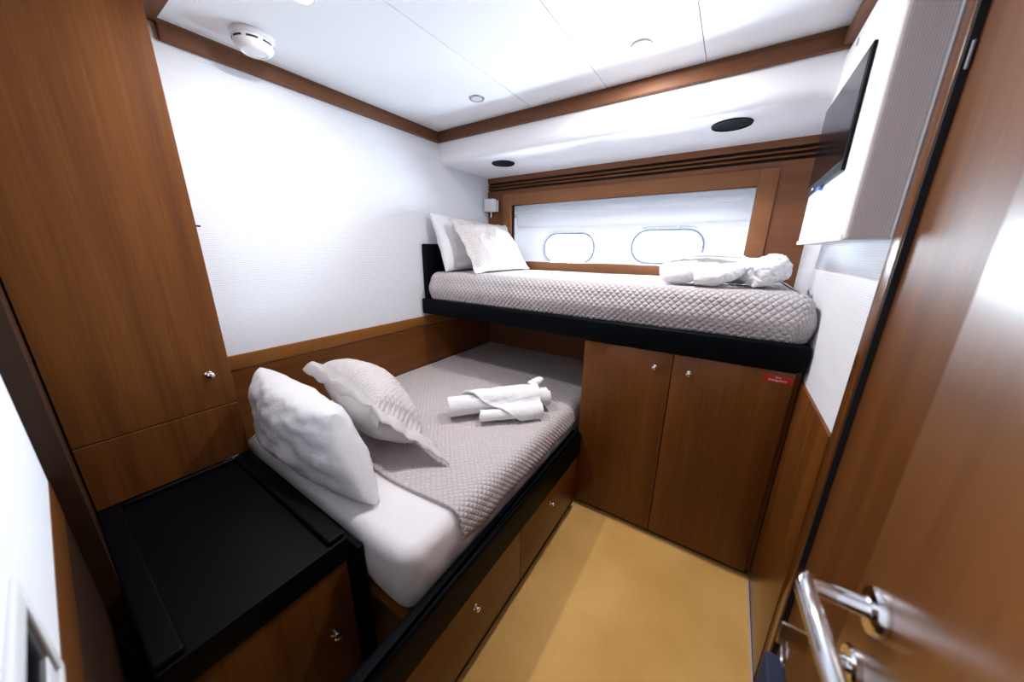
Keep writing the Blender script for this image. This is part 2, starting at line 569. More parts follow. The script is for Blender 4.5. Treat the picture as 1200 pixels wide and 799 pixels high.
# ceiling: white panels with fine open joints
cb = bmesh.new()
xs = [XL - 0.1, -0.944, -0.568, -0.194, XR + 0.1]
for k, (a, b) in enumerate(zip(xs[:-1], xs[1:])):
    ga = 0.0012 if k else 0; gb = 0.0012 if k < 3 else 0
    add(cb, box(a + ga, b - gb, YN - 0.1, 1.66, H, H + 0.02, 0.0008, 1))
add(cb, box(XL - 0.1, XR + 0.1, YN - 0.1, 1.66, H + 0.02, H + 0.06))
struct('ceiling', cb, WHITE)
# soffit over the bunk: front face rolls into a flat underside
sb = bmesh.new()
prof = [(1.612, 1.96), (1.612, 1.872)]
for i in range(9):
    a = 0.5 * PI * i / 8
    prof.append((1.612 + 0.045 * (1 - math.cos(a)), 1.872 - 0.045 * math.sin(a)))
prof += [(YF + 0.1, 1.827), (YF + 0.1, 2.06), (1.612, 2.06)]
ends = []
for x in (XL - 0.05, XR + 0.05):
    ends.append([sb.verts.new((x, y, z)) for y, z in prof])
for i in range(len(prof)):
    j = (i + 1) % len(prof)
    sb.faces.new((ends[0][i], ends[0][j], ends[1][j], ends[1][i]))
sb.faces.new(ends[0]); sb.faces.new(ends[1][::-1])
struct('ceiling_soffit', sb, SOFFIT, ang=1.2)

struct('wall_left', box(XL - 0.08, XL, YN - 0.1, YF + 0.15, -0.02, H + 0.05), WALLF)
# wooden panelling under the fabric on the left wall
struct('trim_1', box(XL, -1.606, 0.36, YF, 0.0, 0.84, 0.002, 1), WOODY)
struct('trim_2', box(XL, -1.600, 0.36, YF, 0.845, 0.902, 0.003), wood('cherry_cap', 'y', (0.17, 0.058, 0.010), (0.28, 0.105, 0.022), 0.4, 0.1))
# ceiling cornices
struct('trim_3', boxes((XL, -1.590, 0.414, 1.60, 1.941, 1.984, 0.004), (XL, -1.598, 0.414, 1.60, 1.984, 2.0)), WOODQ)
struct('trim_4', boxes((XL, XR, 1.590, 1.614, 1.941, 1.984, 0.004), (XL, XR, 1.598, 1.614, 1.984, 2.0)), WOODP)
struct('trim_5', box(XL, XR, 0.300, 0.414, 1.9905, 2.0), WOODP)
struct('trim_6', boxes((0.185, XR, 0.415, 1.59, 1.945, 1.984, 0.004), (0.193, XR, 0.415, 1.60, 1.984, 2.0)), WOODQ)

# far wall: wood boards round the window opening, a slotted grille strip above it
OX0, OX1, OZ0, OZ1 = -1.396, 0.046, 1.240, 1.632
wf = boxes((XL, OX0, YF, YF + 0.035, 0, 1.735), (OX1, XR, YF, YF + 0.035, 0, 1.735),
           (OX0, OX1, YF, YF + 0.035, 0, OZ0), (OX0, OX1, YF, YF + 0.035, OZ1, 1.735),
           (XL, XR, YF, YF + 0.035, 1.795, 1.84))
struct('wall_far', wf, wood('hazed_cherry_far_wall', 'x', (0.13, 0.048, 0.020), (0.20, 0.080, 0.036), 0.55, 0.0))  # paler, pinker tone paints the window haze into the wood colour
# raised moulding round the opening
mo = boxes((-1.472, OX0, YF - 0.012, YF + 0.02, 1.165, 1.708, 0.003), (OX1, 0.124, YF - 0.012, YF + 0.02, 1.165, 1.708, 0.003),
           (OX0, OX1, YF - 0.0118, YF + 0.02, OZ1, 1.708, 0.003), (OX0, OX1, YF - 0.0118, YF + 0.02, 1.165, OZ0, 0.003))
window = struct('window_1', mo, wood('cherry_window_frame', 'x', (0.19, 0.074, 0.028), (0.28, 0.115, 0.048), 0.55, 0.0))
struct('window_reveal', boxes((OX0 - 0.012, OX0, YF + 0.02, YF + 0.1, OZ0 - 0.012, OZ1 + 0.012), (OX1, OX1 + 0.012, YF + 0.02, YF + 0.1, OZ0 - 0.012, OZ1 + 0.012),
              (OX0, OX1, YF + 0.02, YF + 0.1, OZ1, OZ1 + 0.012), (OX0, OX1, YF + 0.02, YF + 0.1, OZ0 - 0.012, OZ0)), WHULL, window)

def stadium(cx, cz, hw, hh, r, n=10):
    return [(p.x, p.y) for p, d in rr_outline(cx - hw, cx + hw, cz - hh, cz + hh, r, n)]
PORT = [(-0.977, 1.335, 0.186, 0.099, 0.092), (-0.345, 1.347, 0.197, 0.097, 0.090)]
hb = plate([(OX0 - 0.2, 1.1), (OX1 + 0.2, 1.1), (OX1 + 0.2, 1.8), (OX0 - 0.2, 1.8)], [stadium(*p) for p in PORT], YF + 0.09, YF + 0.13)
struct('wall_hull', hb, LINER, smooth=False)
for k, (cx, cz, hw, hh, r) in enumerate(PORT):
    w = struct(f'window_{k + 2}', tube([(x, YF + 0.088, z) for x, z in stadium(cx, cz, hw - 0.002, hh - 0.002, r)], 0.0075, 10, closed=True, up=(0, 1, 0)), RING)
    struct('flange', tube([(x, YF + 0.089, z) for x, z in stadium(cx, cz, hw + 0.012, hh + 0.012, r + 0.012)], 0.009, 10, closed=True, up=(0, 1, 0), flat=0.5), PLASTIC, w)
    struct('pane', plate(stadium(cx, cz, hw, hh, r), [], YF + 0.108, YF + 0.112), GLASS, w, smooth=False)
    for dx in (-0.055, 0.055):
        struct('hinge', box(cx + dx - 0.012, cx + dx + 0.012, YF + 0.07, YF + 0.094, cz + hh + 0.004, cz + hh + 0.020, 0.004), PLASTIC, w)

# near wall beside the camera, white above a wooden dado
NW = Matrix.Translation((-1.04, -0.051, 0)) @ Matrix.Rotation(math.radians(-1.6), 4, 'Z')
def near(bm):
    bm.transform(NW); return bm
struct('wall_near', near(box(0, 1.4, -0.08, 0, 0, H)), WALLR)
struct('trim_7', near(boxes((0, 1.235, 0, 0.0015, 0.80, 0.88, 0.0005),)), WOODX)
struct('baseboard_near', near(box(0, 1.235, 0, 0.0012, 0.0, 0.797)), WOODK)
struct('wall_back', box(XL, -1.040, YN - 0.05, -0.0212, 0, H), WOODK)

# right wall: fabric above wood, door post, passage panelling
struct('wall_right', box(XR, XR + 0.08, 1.0, YF + 0.15, 0.0, H + 0.05), WALLR)
struct('trim_8', box(0.266, XR + 0.01, 1.018, YF, 0.0, 0.886, 0.002), WOODW)
struct('door_2', box(0.268, XR + 0.05, 0.967, 1.018, 0.0, 1.941, 0.004), WOODW)
struct('trim_9', box(0.2705, XR + 0.05, 0.9605, 0.9665, 0.0, 1.945), GAP)
struct('wall_passage', box(0.2815, XR + 0.06, YN - 0.05, 0.960, 0.0, H, 0.001), WOODS)
struct('baseboard_right', box(0.259, 0.266, 0.93, 1.40, 0.0, 0.010, 0.002), plain('pale_floor_strip', (0.62, 0.52, 0.40), 0.4))
hg = thing('door_hinge', 'small dark steel hinge in the black gap beside the door post near the ceiling', 'hinge', (0.278, 0.958, 1.60))
obj('leaf', box(0.2755, 0.2835, 0.9585, 0.9602, 1.62, 1.66, 0.0005), GAP, hg)
obj('knuckle', lathe([(0.0022, 0), (0.0022, 0.04)], (0.2765, 0.957, 1.62), n=12), GREYP, hg)

# ------------------------------------------------------------------ air grille over the window
g = thing('air_grille', 'long wooden air grille with dark slots above the window', 'vent', (-0.67, YF, 1.735))
obj('backing', box(XL, XR, YF + 0.02, YF + 0.03, 1.735, 1.795), GAP, g)
for z in (1.7545, 1.7755):
    obj('slat', box(XL, XR, YF - 0.001, YF + 0.02, z - 0.0045, z + 0.0045, 0.001, 1), WOODX, g)

# ------------------------------------------------------------------ roman blind
def blind(profile, x0, x1, nx=40, amp=0.003):
    bm = bmesh.new(); rows = []
    for i in range(nx + 1):
        x = x0 + (x1 - x0) * i / nx; r = []
        for k, (y, z) in enumerate(profile):
            w = amp * noise.noise(Vector((x * 5, k * 0.9, 1.3)))
            r.append(bm.verts.new((x, y + w, z + w * 1.2 - (0.004 * math.sin(PI * i / nx) if k > 2 else 0))))
        rows.append(r)
    for a, b in zip(rows[:-1], rows[1:]):
        for k in range(len(profile) - 1):
            bm.faces.new((a[k], a[k + 1], b[k + 1], b[k]))
    return bm
bl = thing('roman_blind', 'sheer white folded fabric blind pulled up at the top of the window', 'blind', (-0.675, YF + 0.05, 1.47))
pr = [(2.166, 1.631), (2.150, 1.618), (2.142, 1.600), (2.140, 1.584), (2.148, 1.575), (2.158, 1.582), (2.160, 1.590)]
o = obj('folded_heading', blind(pr, OX0 + 0.006, OX1 - 0.006, amp=0.006), BLIND, bl)
pr = [(2.168, 1.60), (2.164, 1.575), (2.156, 1.55), (2.152, 1.525), (2.152, 1.50), (2.156, 1.485), (2.166, 1.480)]
o = obj('drop', blind(pr, OX0 + 0.02, OX1 - 0.012), BLIND, bl)
o = obj('hem_rod', tube([(OX0 + 0.02, 2.164, 1.480), (-0.67, 2.164, 1.477), (OX1 - 0.012, 2.164, 1.480)], 0.005, 10), BLIND, bl)
o = obj('cord_catch', box(OX0 + 0.001, OX0 + 0.012, 2.13, 2.145, 1.55, 1.59, 0.003), STEEL, bl)

# ------------------------------------------------------------------ tall wardrobe at left
WX = -1.433
wd = thing('wardrobe', 'tall built-in brown wood wardrobe at left beside the bed head', 'wardrobe', (-1.52, 0.17, 0.57))
obj('carcass', box(XL, WX - 0.018, -0.020, 0.355, 0.570, 1.990, 0.001, 1), WOODS, wd)
d = obj('door', box(WX - 0.017, WX, -0.018, 0.354, 0.7785, 1.990, 0.0015, 1), WOODS, wd)
k = obj('knob', knob_bm((WX, 0.294, 0.900), (1, 0, 0), 0.95), CHROME, d); k['label'] = 'round chrome push knob'
obj('lower_panel', box(WX - 0.017, WX, -0.018, 0.354, 0.571, 0.7755, 0.0015, 1), WOODS, wd)
obj('catch', box(WX - 0.010, WX - 0.004, 0.354, 0.366, 1.3815, 1.3865, 0.001, 1), GAP, wd)

# ------------------------------------------------------------------ bedside cabinet with black tray top
BX = -0.764
bc = thing('bedside_cabinet', 'low wooden bedside cabinet with a matt black tray top below the wardrobe', 'cabinet', (-1.1, 0.17, 0.0))
obj('carcass', box(WX, BX - 0.022, -0.022, 0.340, 0.0, 0.486), WOODZ, bc)
t = obj('top', slab(WX, BX, -0.022, 0.348, 0.486, 0.556, 0.006, 0.003), BLACKM, bc); t['label'] = 'matt black tray top with raised rims'
obj('rim', slab(WX, BX - 0.008, 0.301, 0.348, 0.5565, 0.571, 0.008, 0.007), BLACKM, bc)
obj('rim', slab(WX, BX - 0.008, -0.022, 0.026, 0.5565, 0.571, 0.008, 0.007), BLACKM, bc)
obj('rim', slab(WX, WX + 0.018, 0.027, 0.300, 0.5565, 0.571, 0.008, 0.007), BLACKM, bc)
d = obj('door', box(BX - 0.022, BX - 0.006, -0.020, 0.339, 0.03, 0.482, 0.002), WOODZ, bc)
k = obj('knob', knob_bm((BX - 0.006, 0.278, 0.279), (1, 0, 0), 0.95), CHROME, d)

# ------------------------------------------------------------------ lower bed
bed = thing('bed_base', 'lower bed with black padded rail, black end board and wooden drawers', 'bed', (-1.05, 1.2, 0.0))
e = obj('end_board', slab(-1.598, -0.741, 0.357, 0.378, 0.0, 0.520, 0.006, 0.005), BLACK, bed); e['label'] = 'black padded end board'
r_ = obj('side_rail', slab(-0.548, -0.498, 0.15, 1.408, 0.315, 0.437, 0.004, 0.014, rb=0.006), BLACK, bed); r_['label'] = 'long black padded side rail'
obj('platform', box(-1.604, -0.549, 0.380, 2.10, 0.325, 0.345), WOODY, bed)
obj('plinth', box(-0.540, -0.520, 0.15, 1.408, 0.0, 0.312), GAP, bed)
for a, b, kn in ((0.292, 0.8345, 0.566), (0.8375, 1.380, 1.084)):
    d = obj('drawer', box(-0.519, -0.500, a, b, 0.066, 0.312, 0.002), WOODY, bed)
    k = obj('knob', knob_bm((-0.500, kn, 0.248), (1, 0, 0), 0.72), CHROME, d)
obj('end_filler', box(-0.519, -0.500, 0.15, 0.289, 0.066, 0.312, 0.002), WOODY, bed)
mm = slab(-1.596, -0.562, 0.383, 2.095, 0.346, 0.556, [0.02, 0.06, 0.05, 0.02], 0.045, rb=0.05, bulge=0.006, wav=0.004, nlong=2)
for v in mm.verts:                      # the tucked sheet creases down the open side
    if v.co.x > -0.66 and v.co.z < 0.53:
        k = min(1, (0.53 - v.co.z) / 0.08)
        v.co.x += k * (0.018 * noise.noise(Vector((v.co.y * 16 + v.co.z * 9, v.co.z * 5, 3))) + 0.006 * noise.noise(Vector((v.co.y * 38, v.co.z * 8, 8))))
mt = obj('mattress', mm, SHEET)
tag(mt, 'white sheeted mattress on the lower bed, bare at the head end', 'mattress')

def drape_quilt(x0, x1, y0, y1, z, r, drop, thick=0.010):
    prof = []
    n = 40
    for i in range(n + 1): prof.append((x0 + (x1 - r - x0) * i / n, z))
    for i in range(1, 9):
        a = 0.5 * PI * i / 8; prof.append((x1 - r + r * math.sin(a), z - r + r * math.cos(a)))
    for i in range(1, 7): prof.append((x1 + 0.008 * math.sin(PI * i / 6) - 0.003 * i / 6, z - r - (drop - r) * i / 6))
    L = [0]
    for a, b in zip(prof[:-1], prof[1:]): L.append(L[-1] + math.hypot(b[0] - a[0], b[1] - a[1]))
    bm = bmesh.new(); lay = bm.loops.layers.uv.new('UVMap'); uvs = {}
    ny = 60; lay2 = []
    for inner in (0, 1):
        rows = []
        for j in range(ny + 1):
            y = y0 + (y1 - y0) * j / ny; row = []
            for k, ((x, zz), l) in enumerate(zip(prof, L)):
                t = k / (len(prof) - 1)
                yy = y + (1 - j / ny) ** 4 * 0.012 * math.sin(x * 9)
                px, pz = prof[max(k - 1, 0)]; qx, qz = prof[min(k + 1, len(prof) - 1)]
                nx, nz = -(qz - pz), (qx - px); m = math.hypot(nx, nz); nx, nz = nx / m, nz / m
                w = 0.0035 * noise.noise(Vector((x * 6, y * 6, 2))) + (0.012 * max(0, k - 48) / 8 * noise.noise(Vector((y * 8, 3, 1))))
                s = -thick * inner if inner else w
                v = bm.verts.new((x + nx * s, yy, zz + nz * s)); uvs[v] = (l, y)
                row.append(v)
            rows.append(row)
        lay2.append(rows)
    a, b = lay2; nk = len(prof)
    for j in range(ny):
        for k in range(nk - 1):
            bm.faces.new((a[j][k], a[j][k + 1], a[j + 1][k + 1], a[j + 1][k]))
            bm.faces.new((b[j][k], b[j + 1][k], b[j + 1][k + 1], b[j][k + 1]))
    rim = [(0, k) for k in range(nk - 1)] + [(j, nk - 1) for j in range(ny)] + [(ny, k) for k in range(nk - 1, 0, -1)] + [(j, 0) for j in range(ny, 0, -1)]
    for (j, k), (j2, k2) in zip(rim, rim[1:] + rim[:1]):
        bm.faces.new((a[j][k], a[j2][k2], b[j2][k2], b[j][k]))
    for f in bm.faces:
        for lp in f.loops: lp[lay].uv = uvs[lp.vert]
    return bm
q = obj('bedspread', drape_quilt(-1.600, -0.548, 0.565, 2.10, 0.570, 0.05, 0.118), QUILT, ang=1.5)
tag(q, 'taupe diamond-quilted bedspread over the lower bed', 'bedspread')

wp = obj('pillow', pillow((-1.50, 0.462, 0.860), (-0.930, 0.445, 0.838), (-0.79, 0.455, 0.570), (-1.42, 0.418, 0.566), 0.19, wr=0.013, seed=3, power=0.36, pinch=0.0), [PILLOW, PILLOW], ang=2)
tag(wp, 'plain white pillow standing at the head of the lower bed beside the black tray top', 'pillow')
sh = obj('pillow_sham', pillow((-1.49, 0.580, 0.885), (-0.930, 0.550, 0.825), (-0.730, 0.710, 0.600), (-1.40, 0.92, 0.650), 0.23, flange=0.072, droop=0.075, wr=0.007, seed=9, ruffle=0.020, nu=64, nv=52, power=0.36), [SHAMQ, SHAMB], ang=2)
tag(sh, 'beige quilted pillow with a floppy hem tilted against the white pillow on the lower bed', 'pillow')

# ------------------------------------------------------------------ rolled towels on the lower bed
def spiral_roll(a, b, r, turns=3.2, thick=0.0085, n=90, nl=24, seed=0):
    a, b = Vector(a), Vector(b); t = (b - a).normalized(); s = t.cross(Vector((0, 0, 1))).normalized(); u = s.cross(t)
    bm = bmesh.new(); grid = []
    for i in range(n + 1):
        f = i / n; ang = 2 * PI * turns * f - 0.5 * PI
        rr = r * (0.16 + 0.84 * f)
        row = []
        for k in range(nl + 1):
            p = a.lerp(b, k / nl)
            w = 0.0025 * noise.noise(Vector((f * 20, k * 0.4, seed)))
            off = t * (0.006 * noise.noise(Vector((f * 9, seed, 3))) * (1 if k in (0, nl) else 0))
            e = rr + w
            row.append(bm.verts.new(p + off + s * e * math.cos(ang) + u * e * 0.92 * math.sin(ang)))
        grid.append(row)
    for i in range(n):
        for k in range(nl):
            bm.faces.new((grid[i][k], grid[i + 1][k], grid[i + 1][k + 1], grid[i][k + 1]))
    bmesh.ops.recalc_face_normals(bm, faces=bm.faces[:])
    bmesh.ops.solidify(bm, geom=bm.faces[:], thickness=thick)
    return bm
ZQ = 0.572
t1 = obj('bath_towel', spiral_roll((-0.972, 0.962, ZQ + 0.061), (-0.655, 1.318, ZQ + 0.061), 0.056, 3.4, 0.009, seed=1), TOWEL, ang=1.0)
tag(t1, 'long thick white towel roll lying on the lower bed', 'towel', None)
t2 = thing('hand_towel', 'small white towel roll with a flap folded over the long towel roll', 'towel', (-0.733, 1.10, ZQ))
obj('roll', spiral_roll((-0.826, 1.005, ZQ + 0.034), (-0.640, 1.188, ZQ + 0.034), 0.030, 2.6, 0.007, seed=4), TOWEL, t2, ang=1.0)
def flap():
    """cloth from the small roll up and over the big roll, wide behind and narrow in front"""
    A, B = Vector((-0.972, 0.962, ZQ + 0.061)), Vector((-0.655, 1.318, ZQ + 0.061))
    t = (B - A).normalized(); s = t.cross(Vector((0, 0, 1))).normalized(); u = Vector((0, 0, 1))
    L = (B - A).length
    D = (Vector((-0.733, 1.0965, ZQ + 0.034)) - A); sc, uc = D.dot(s), D.dot(u)   # small roll axis beside the big one
    R, r = 0.0645, 0.038
    sec = []
    for i in range(15):
        a = math.radians(165 - 128 * i / 14); sec.append((R * math.cos(a), R * math.sin(a)))
    p0 = sec[-1]; p1 = (sc + r * math.cos(math.radians(105)), uc + r * math.sin(math.radians(105)))
    for i in range(1, 8):
        g_ = i / 8; h00 = 2 * g_**3 - 3 * g_**2 + 1; h10 = g_**3 - 2 * g_**2 + g_; h01 = 1 - h00; h11 = g_**3 - g_**2
        sec.append(tuple(h00 * p0[k] + h10 * (0.03, -0.045)[k] + h01 * p1[k] + h11 * (0.05, 0.008)[k] for k in (0, 1)))
    for i in range(12):
        a = math.radians(105 - 150 * i / 11); sec.append((sc + r * math.cos(a), uc + r * math.sin(a)))
    bm = bmesh.new(); rows = []
    nu = 36; n = len(sec)
    for i, (cs, cu_) in enumerate(sec):
        f = i / (n - 1)
        lo = 0.13 + 0.52 * f ** 1.3; hi = 0.90 - 0.04 * f
        row = []
        for k in range(nu + 1):
            e = k / nu
            p = A + t * L * (lo + (hi - lo) * e) + s * cs + u * cu_
            w = 0.004 * noise.noise(Vector((e * 7, f * 7, 7))) + 0.003 * noise.noise(Vector((e * 3 + f * 16, f * 6, 2)))
            p += (s * cs + u * max(cu_, 0.01)).normalized() * w
            p.z = max(p.z, ZQ + 0.004)
            row.append(bm.verts.new(p))
        rows.append(row)
    for i in range(n - 1):
        for k in range(nu):
            bm.faces.new((rows[i][k], rows[i + 1][k], rows[i + 1][k + 1], rows[i][k + 1]))
    bmesh.ops.recalc_face_normals(bm, faces=bm.faces[:])
    bmesh.ops.solidify(bm, geom=bm.faces[:], thickness=0.007)
    return bm
obj('flap', flap(), TOWEL, t2, ang=1.0)
obj('corner', fuse(tube([(-0.730, 1.275, ZQ + 0.112), (-0.705, 1.315, ZQ + 0.130), (-0.695, 1.335, ZQ + 0.136)], [0.026, 0.022, 0.014], flat=0.75), 0.004, 3, 0.001), TOWEL, t2)

# ------------------------------------------------------------------ upper bunk
bk = thing('bunk_bed', 'upper bunk base with black padded front rail and head board under the window', 'bunk', (-0.67, 1.75, 0.926))
obj('deck', box(-1.605, XR - 0.006, 1.440, YF - 0.002, 0.928, 1.012), WOODX, bk)
f_ = obj('front_rail', slab(-1.605, XR - 0.008, 1.395, 1.438, 0.926, 1.020, 0.010, 0.010, rb=0.006), BLACK, bk); f_['label'] = 'black padded front rail'
hb_ = obj('head_board', slab(-1.612, -1.572, 1.425, 2.09, 1.013, 1.352, 0.008, 0.010), BLACK, bk); hb_['label'] = 'black padded head board'
q2 = obj('bedspread', slab(-1.566, 0.262, 1.418, 2.088, 1.0145, 1.186, 0.05, 0.055, rb=0.02, bulge=0.012, uv=True, wav=0.008, nlong=2), QUILT2, ang=1.5)
tag(q2, 'pale taupe diamond-quilted bedspread over the upper bunk', 'bedspread')
up = obj('pillow', pillow((-1.545, 2.05, 1.50), (-1.570, 1.468, 1.53), (-1.43, 1.445, 1.190), (-1.43, 2.05, 1.192), 0.13, wr=0.010, seed=5, power=0.4), [PILLOW, PILLOW], ang=2)
tag(up, 'plain white pillow leaning on the head board of the upper bunk', 'pillow')
us = obj('pillow_sham', pillow((-1.395, 2.020, 1.490), (-1.435, 1.500, 1.495), (-1.205, 1.452, 1.188), (-1.185, 2.020, 1.193), 0.15, flange=0.034, wr=0.008, seed=11, ruffle=0.012, nu=56, nv=44, power=0.42), [SHAMQ, SHAMQ], ang=2)
tag(us, 'pale quilted pillow propped in front of the white pillow on the upper bunk', 'pillow')

# folded bathrobe
def lump(*segs):
    bm = bmesh.new()
    for pts, rad, fl in segs: add(bm, tube(pts, rad, 18, 6, fl))
    return bm
ZB = 1.190
rb_ = thing('bathrobe', 'folded white terry bathrobe lying on the upper bunk below the window', 'bathrobe', (-0.02, 1.62, ZB))
def Z(h): return ZB + h
obj('folded_body', fuse(lump(
    ([(-0.235, 1.63, Z(0.058)), (-0.10, 1.69, Z(0.062)), (0.05, 1.71, Z(0.055)), (0.15, 1.73, Z(0.06))], [0.060, 0.075, 0.07, 0.055], 0.80),
    ([(-0.05, 1.66, Z(0.05)), (0.05, 1.64, Z(0.06)), (0.10, 1.63, Z(0.06))], [0.05, 0.05, 0.055], 0.8),
    ([(-0.24, 1.57, Z(0.040)), (-0.20, 1.60, Z(0.05)), (-0.12, 1.62, Z(0.06))], [0.046, 0.052, 0.05], 0.85)), 0.0055, 2, 0.004, 30), TOWEL, rb_)
obj('front_fold', fuse(lump(([(-0.228, 1.54, Z(0.030)), (-0.16, 1.53, Z(0.040)), (-0.09, 1.55, Z(0.056)), (-0.04, 1.58, Z(0.072))], [0.034, 0.045, 0.038, 0.022], 0.85)), 0.004, 2, 0.003, 36), TOWEL, rb_)
obj('sleeve', fuse(lump(([(-0.115, 1.490, Z(0.026)), (-0.05, 1.495, Z(0.036)), (0.01, 1.535, Z(0.058)), (0.05, 1.585, Z(0.088))], [0.026, 0.038, 0.034, 0.020], 0.9)), 0.004, 2, 0.003, 36), TOWEL, rb_)
obj('rolled_end', fuse(lump(
    ([(0.068, 1.535, Z(0.042)), (0.115, 1.585, Z(0.062)), (0.160, 1.645, Z(0.072))], [0.044, 0.056, 0.045], 0.95),
    ([(0.09, 1.65, Z(0.070)), (0.14, 1.67, Z(0.092)), (0.172, 1.70, Z(0.088))], [0.036, 0.040, 0.026], 0.9),
    ([(0.14, 1.62, Z(0.045)), (0.165, 1.66, Z(0.055)), (0.175, 1.70, Z(0.06))], [0.036, 0.036, 0.028], 0.9)), 0.0045, 1, 0.006, 42), TOWEL, rb_)
obj('belt', fuse(lump(([(-0.225, 1.58, Z(0.092)), (-0.13, 1.61, Z(0.116)), (-0.03, 1.63, Z(0.116)), (0.04, 1.60, Z(0.112))], [0.014, 0.018, 0.016, 0.012], 0.5)), 0.004, 1, 0.001, 40), TOWEL, rb_)

# ------------------------------------------------------------------ cabinet under the bunk
cb_ = thing('storage_cabinet', 'two-door brown wood cabinet under the upper bunk', 'cabinet', (-0.125, 1.75, 0.0))
obj('carcass', box(-0.516, XR - 0.011, 1.432, YF - 0.002, 0.03, 0.924), WOODZ, cb_)
obj('toe_kick', box(-0.500, 0.258, 1.440, 1.46, 0.0, 0.03), GAP, cb_)
for a, b, kx in ((-0.516, -0.1375, -0.2015), (-0.1345, 0.246, -0.073)):
    d = obj('door', box(a, b, 1.410, 1.430, 0.033, 0.918, 0.002), WOODZ, cb_)
    obj('knob', knob_bm((kx, 1.410, 0.850), (0, -1, 0), 0.78), CHROME, d)
sg = thing('fire_extinguisher_sign', 'small red fire extinguisher sign on the right cabinet door', 'sign', (0.205, 1.408, 0.872))
obj('plate', slab(0.160, 0.243, 1.4085, 1.4095, 0.876, 0.902, 0.0004, 0.0003), RED, sg)
RT = Matrix.Rotation(PI / 2, 3, 'X')
tx = text_mesh('Fire', 0.0095, (0.2015, 1.4083, 0.8945), RT); add(tx, text_mesh('Extinguisher', 0.0105, (0.2015, 1.4083, 0.8845), RT))
obj('lettering', tx, SIGNW, sg, smooth=False)

# ------------------------------------------------------------------ padded television cabinet on the right wall
tb = thing('television_housing', 'padded white wall housing with a striped beige end behind the television', 'wall cabinet', (0.238, 1.37, 1.357))
obj('side_panel', slab(0.200, XR, 1.058, 1.690, 1.365, 1.9445, 0.012, 0.028), SOFFIT, tb)
obj('bottom_lip', slab(0.197, XR, 1.057, 1.692, 1.350, 1.364, 0.006, 0.003), PLASTIC, tb)
s_ = obj('end_panel', slab(0.200, XR, 1.036, 1.0575, 1.352, 1.9445, 0.010, 0.006), STRIPE, tb); s_['label'] = 'beige fabric end with fine upright stripes'
obj('piping', tube([(XR - 0.003, 1.0355, 1.354), (XR - 0.003, 1.0355, 1.65), (XR - 0.003, 1.0355, 1.944)], 0.0022, 8), PLASTIC, tb)
b_ = obj('button', lathe([(0.009, 0), (0.009, 0.002), (0, 0.0025)], (0.2, 1.455, 1.893), (-1, 0, 0), 20), GREYP, tb)
tv = thing('television', 'flat black television mounted on the white padded housing at upper right', 'television', (0.196, 1.437, 1.52))
obj('casing', slab(0.1915, 0.1995, 1.200, 1.675, 1.520, 1.790, 0.003, 0.003), plain('piano_black', (0.003, 0.003, 0.004), 0.5, spec=0.1), tv)
obj('screen', box(0.1905, 0.1917, 1.210, 1.665, 1.545, 1.782), SCREEN, tv)
l_ = obj('maker_badge', box(0.1903, 0.1917, 1.560, 1.583, 1.527, 1.533), SIGNW, tv); l_['label'] = 'tiny white maker badge'
l_ = obj('status_light', slab(0.188, 0.198, 1.440, 1.480, 1.508, 1.521, 0.002, 0.002), plain('blue_clear_plastic', (0.12, 0.25, 0.6), 0.2), tv); l_['label'] = 'blue clear plastic light strip'

# ------------------------------------------------------------------ fittings on ceiling and soffit
def downlight(x, y, label, on, z=H, watt=LAMP_W):
    t = thing('downlight', label, 'ceiling light', (x, y, z), 'recessed ceiling lights')
    obj('rim', lathe([(0.026, -0.0005), (0.026, -0.004), (0.034, -0.004), (0.036, -0.0005)], (x, y, z), n=40), PLASTIC if on else STEEL, t)
    l = obj('lens', lathe([(0.026, -0.0005), (0.026, -0.0025), (0, -0.003)], (x, y, z), n=32), LENS if on else plain('unlit_lens', (0.6, 0.62, 0.66), 0.2), t)
    if on:
        ld = bpy.data.lights.new('downlight_lamp', 'AREA'); ld.shape = 'DISK'; ld.size = 0.05
        ld.energy = watt; ld.color = LAMP_COL
        lo = bpy.data.objects.new('downlight_lamp', ld); COL.objects.link(lo)
        lo.parent = t; lo.location = (0, 0, -0.006)
    return t
downlight(-0.374, 1.362, 'lit round ceiling light nearest the soffit speaker above the cabinet', True, watt=LAMP_W * 1.35)
downlight(-1.123, 0.618, 'lit round ceiling light next to the smoke detector', True)
downlight(-1.113, 1.375, 'unlit round ceiling light with a grey rim near the corner', False)


sd = thing('smoke_detector', 'white domed smoke detector on the ceiling near the wardrobe', 'smoke detector', (-1.452, 0.615, H))
obj('base', lathe([(0.061, -0.0005), (0.062, -0.014), (0.059, -0.015)], (-1.452, 0.615, H), n=40), PLASTIC, sd)
obj('dome', lathe([(0.057, -0.015), (0.057, -0.030), (0.052, -0.040), (0.040, -0.050), (0.036, -0.0505), (0.034, -0.048), (0.018, -0.050), (0, -0.051)], (-1.452, 0.615, H), n=40), PLASTIC, sd)
for k in range(8):
    a0 = 2 * PI * k / 8 + 0.1
    bm = bmesh.new(); vs = []
    for i in range(7):
        a = a0 + 0.55 * i / 6
        vs.append([bm.verts.new((-1.452 + r * math.cos(a), 0.615 + r * math.sin(a), H + z)) for r, z in ((0.0578, -0.0225), (0.0578, -0.028), (0.054, -0.028), (0.054, -0.0225))])
    for p, q_ in zip(vs[:-1], vs[1:]):
        for i in range(4): bm.faces.new((p[i], p[(i + 1) % 4], q_[(i + 1) % 4], q_[i]))
    bm.faces.new(vs[0]); bm.faces.new(vs[-1])
    obj('slot', bm, GAP, sd)

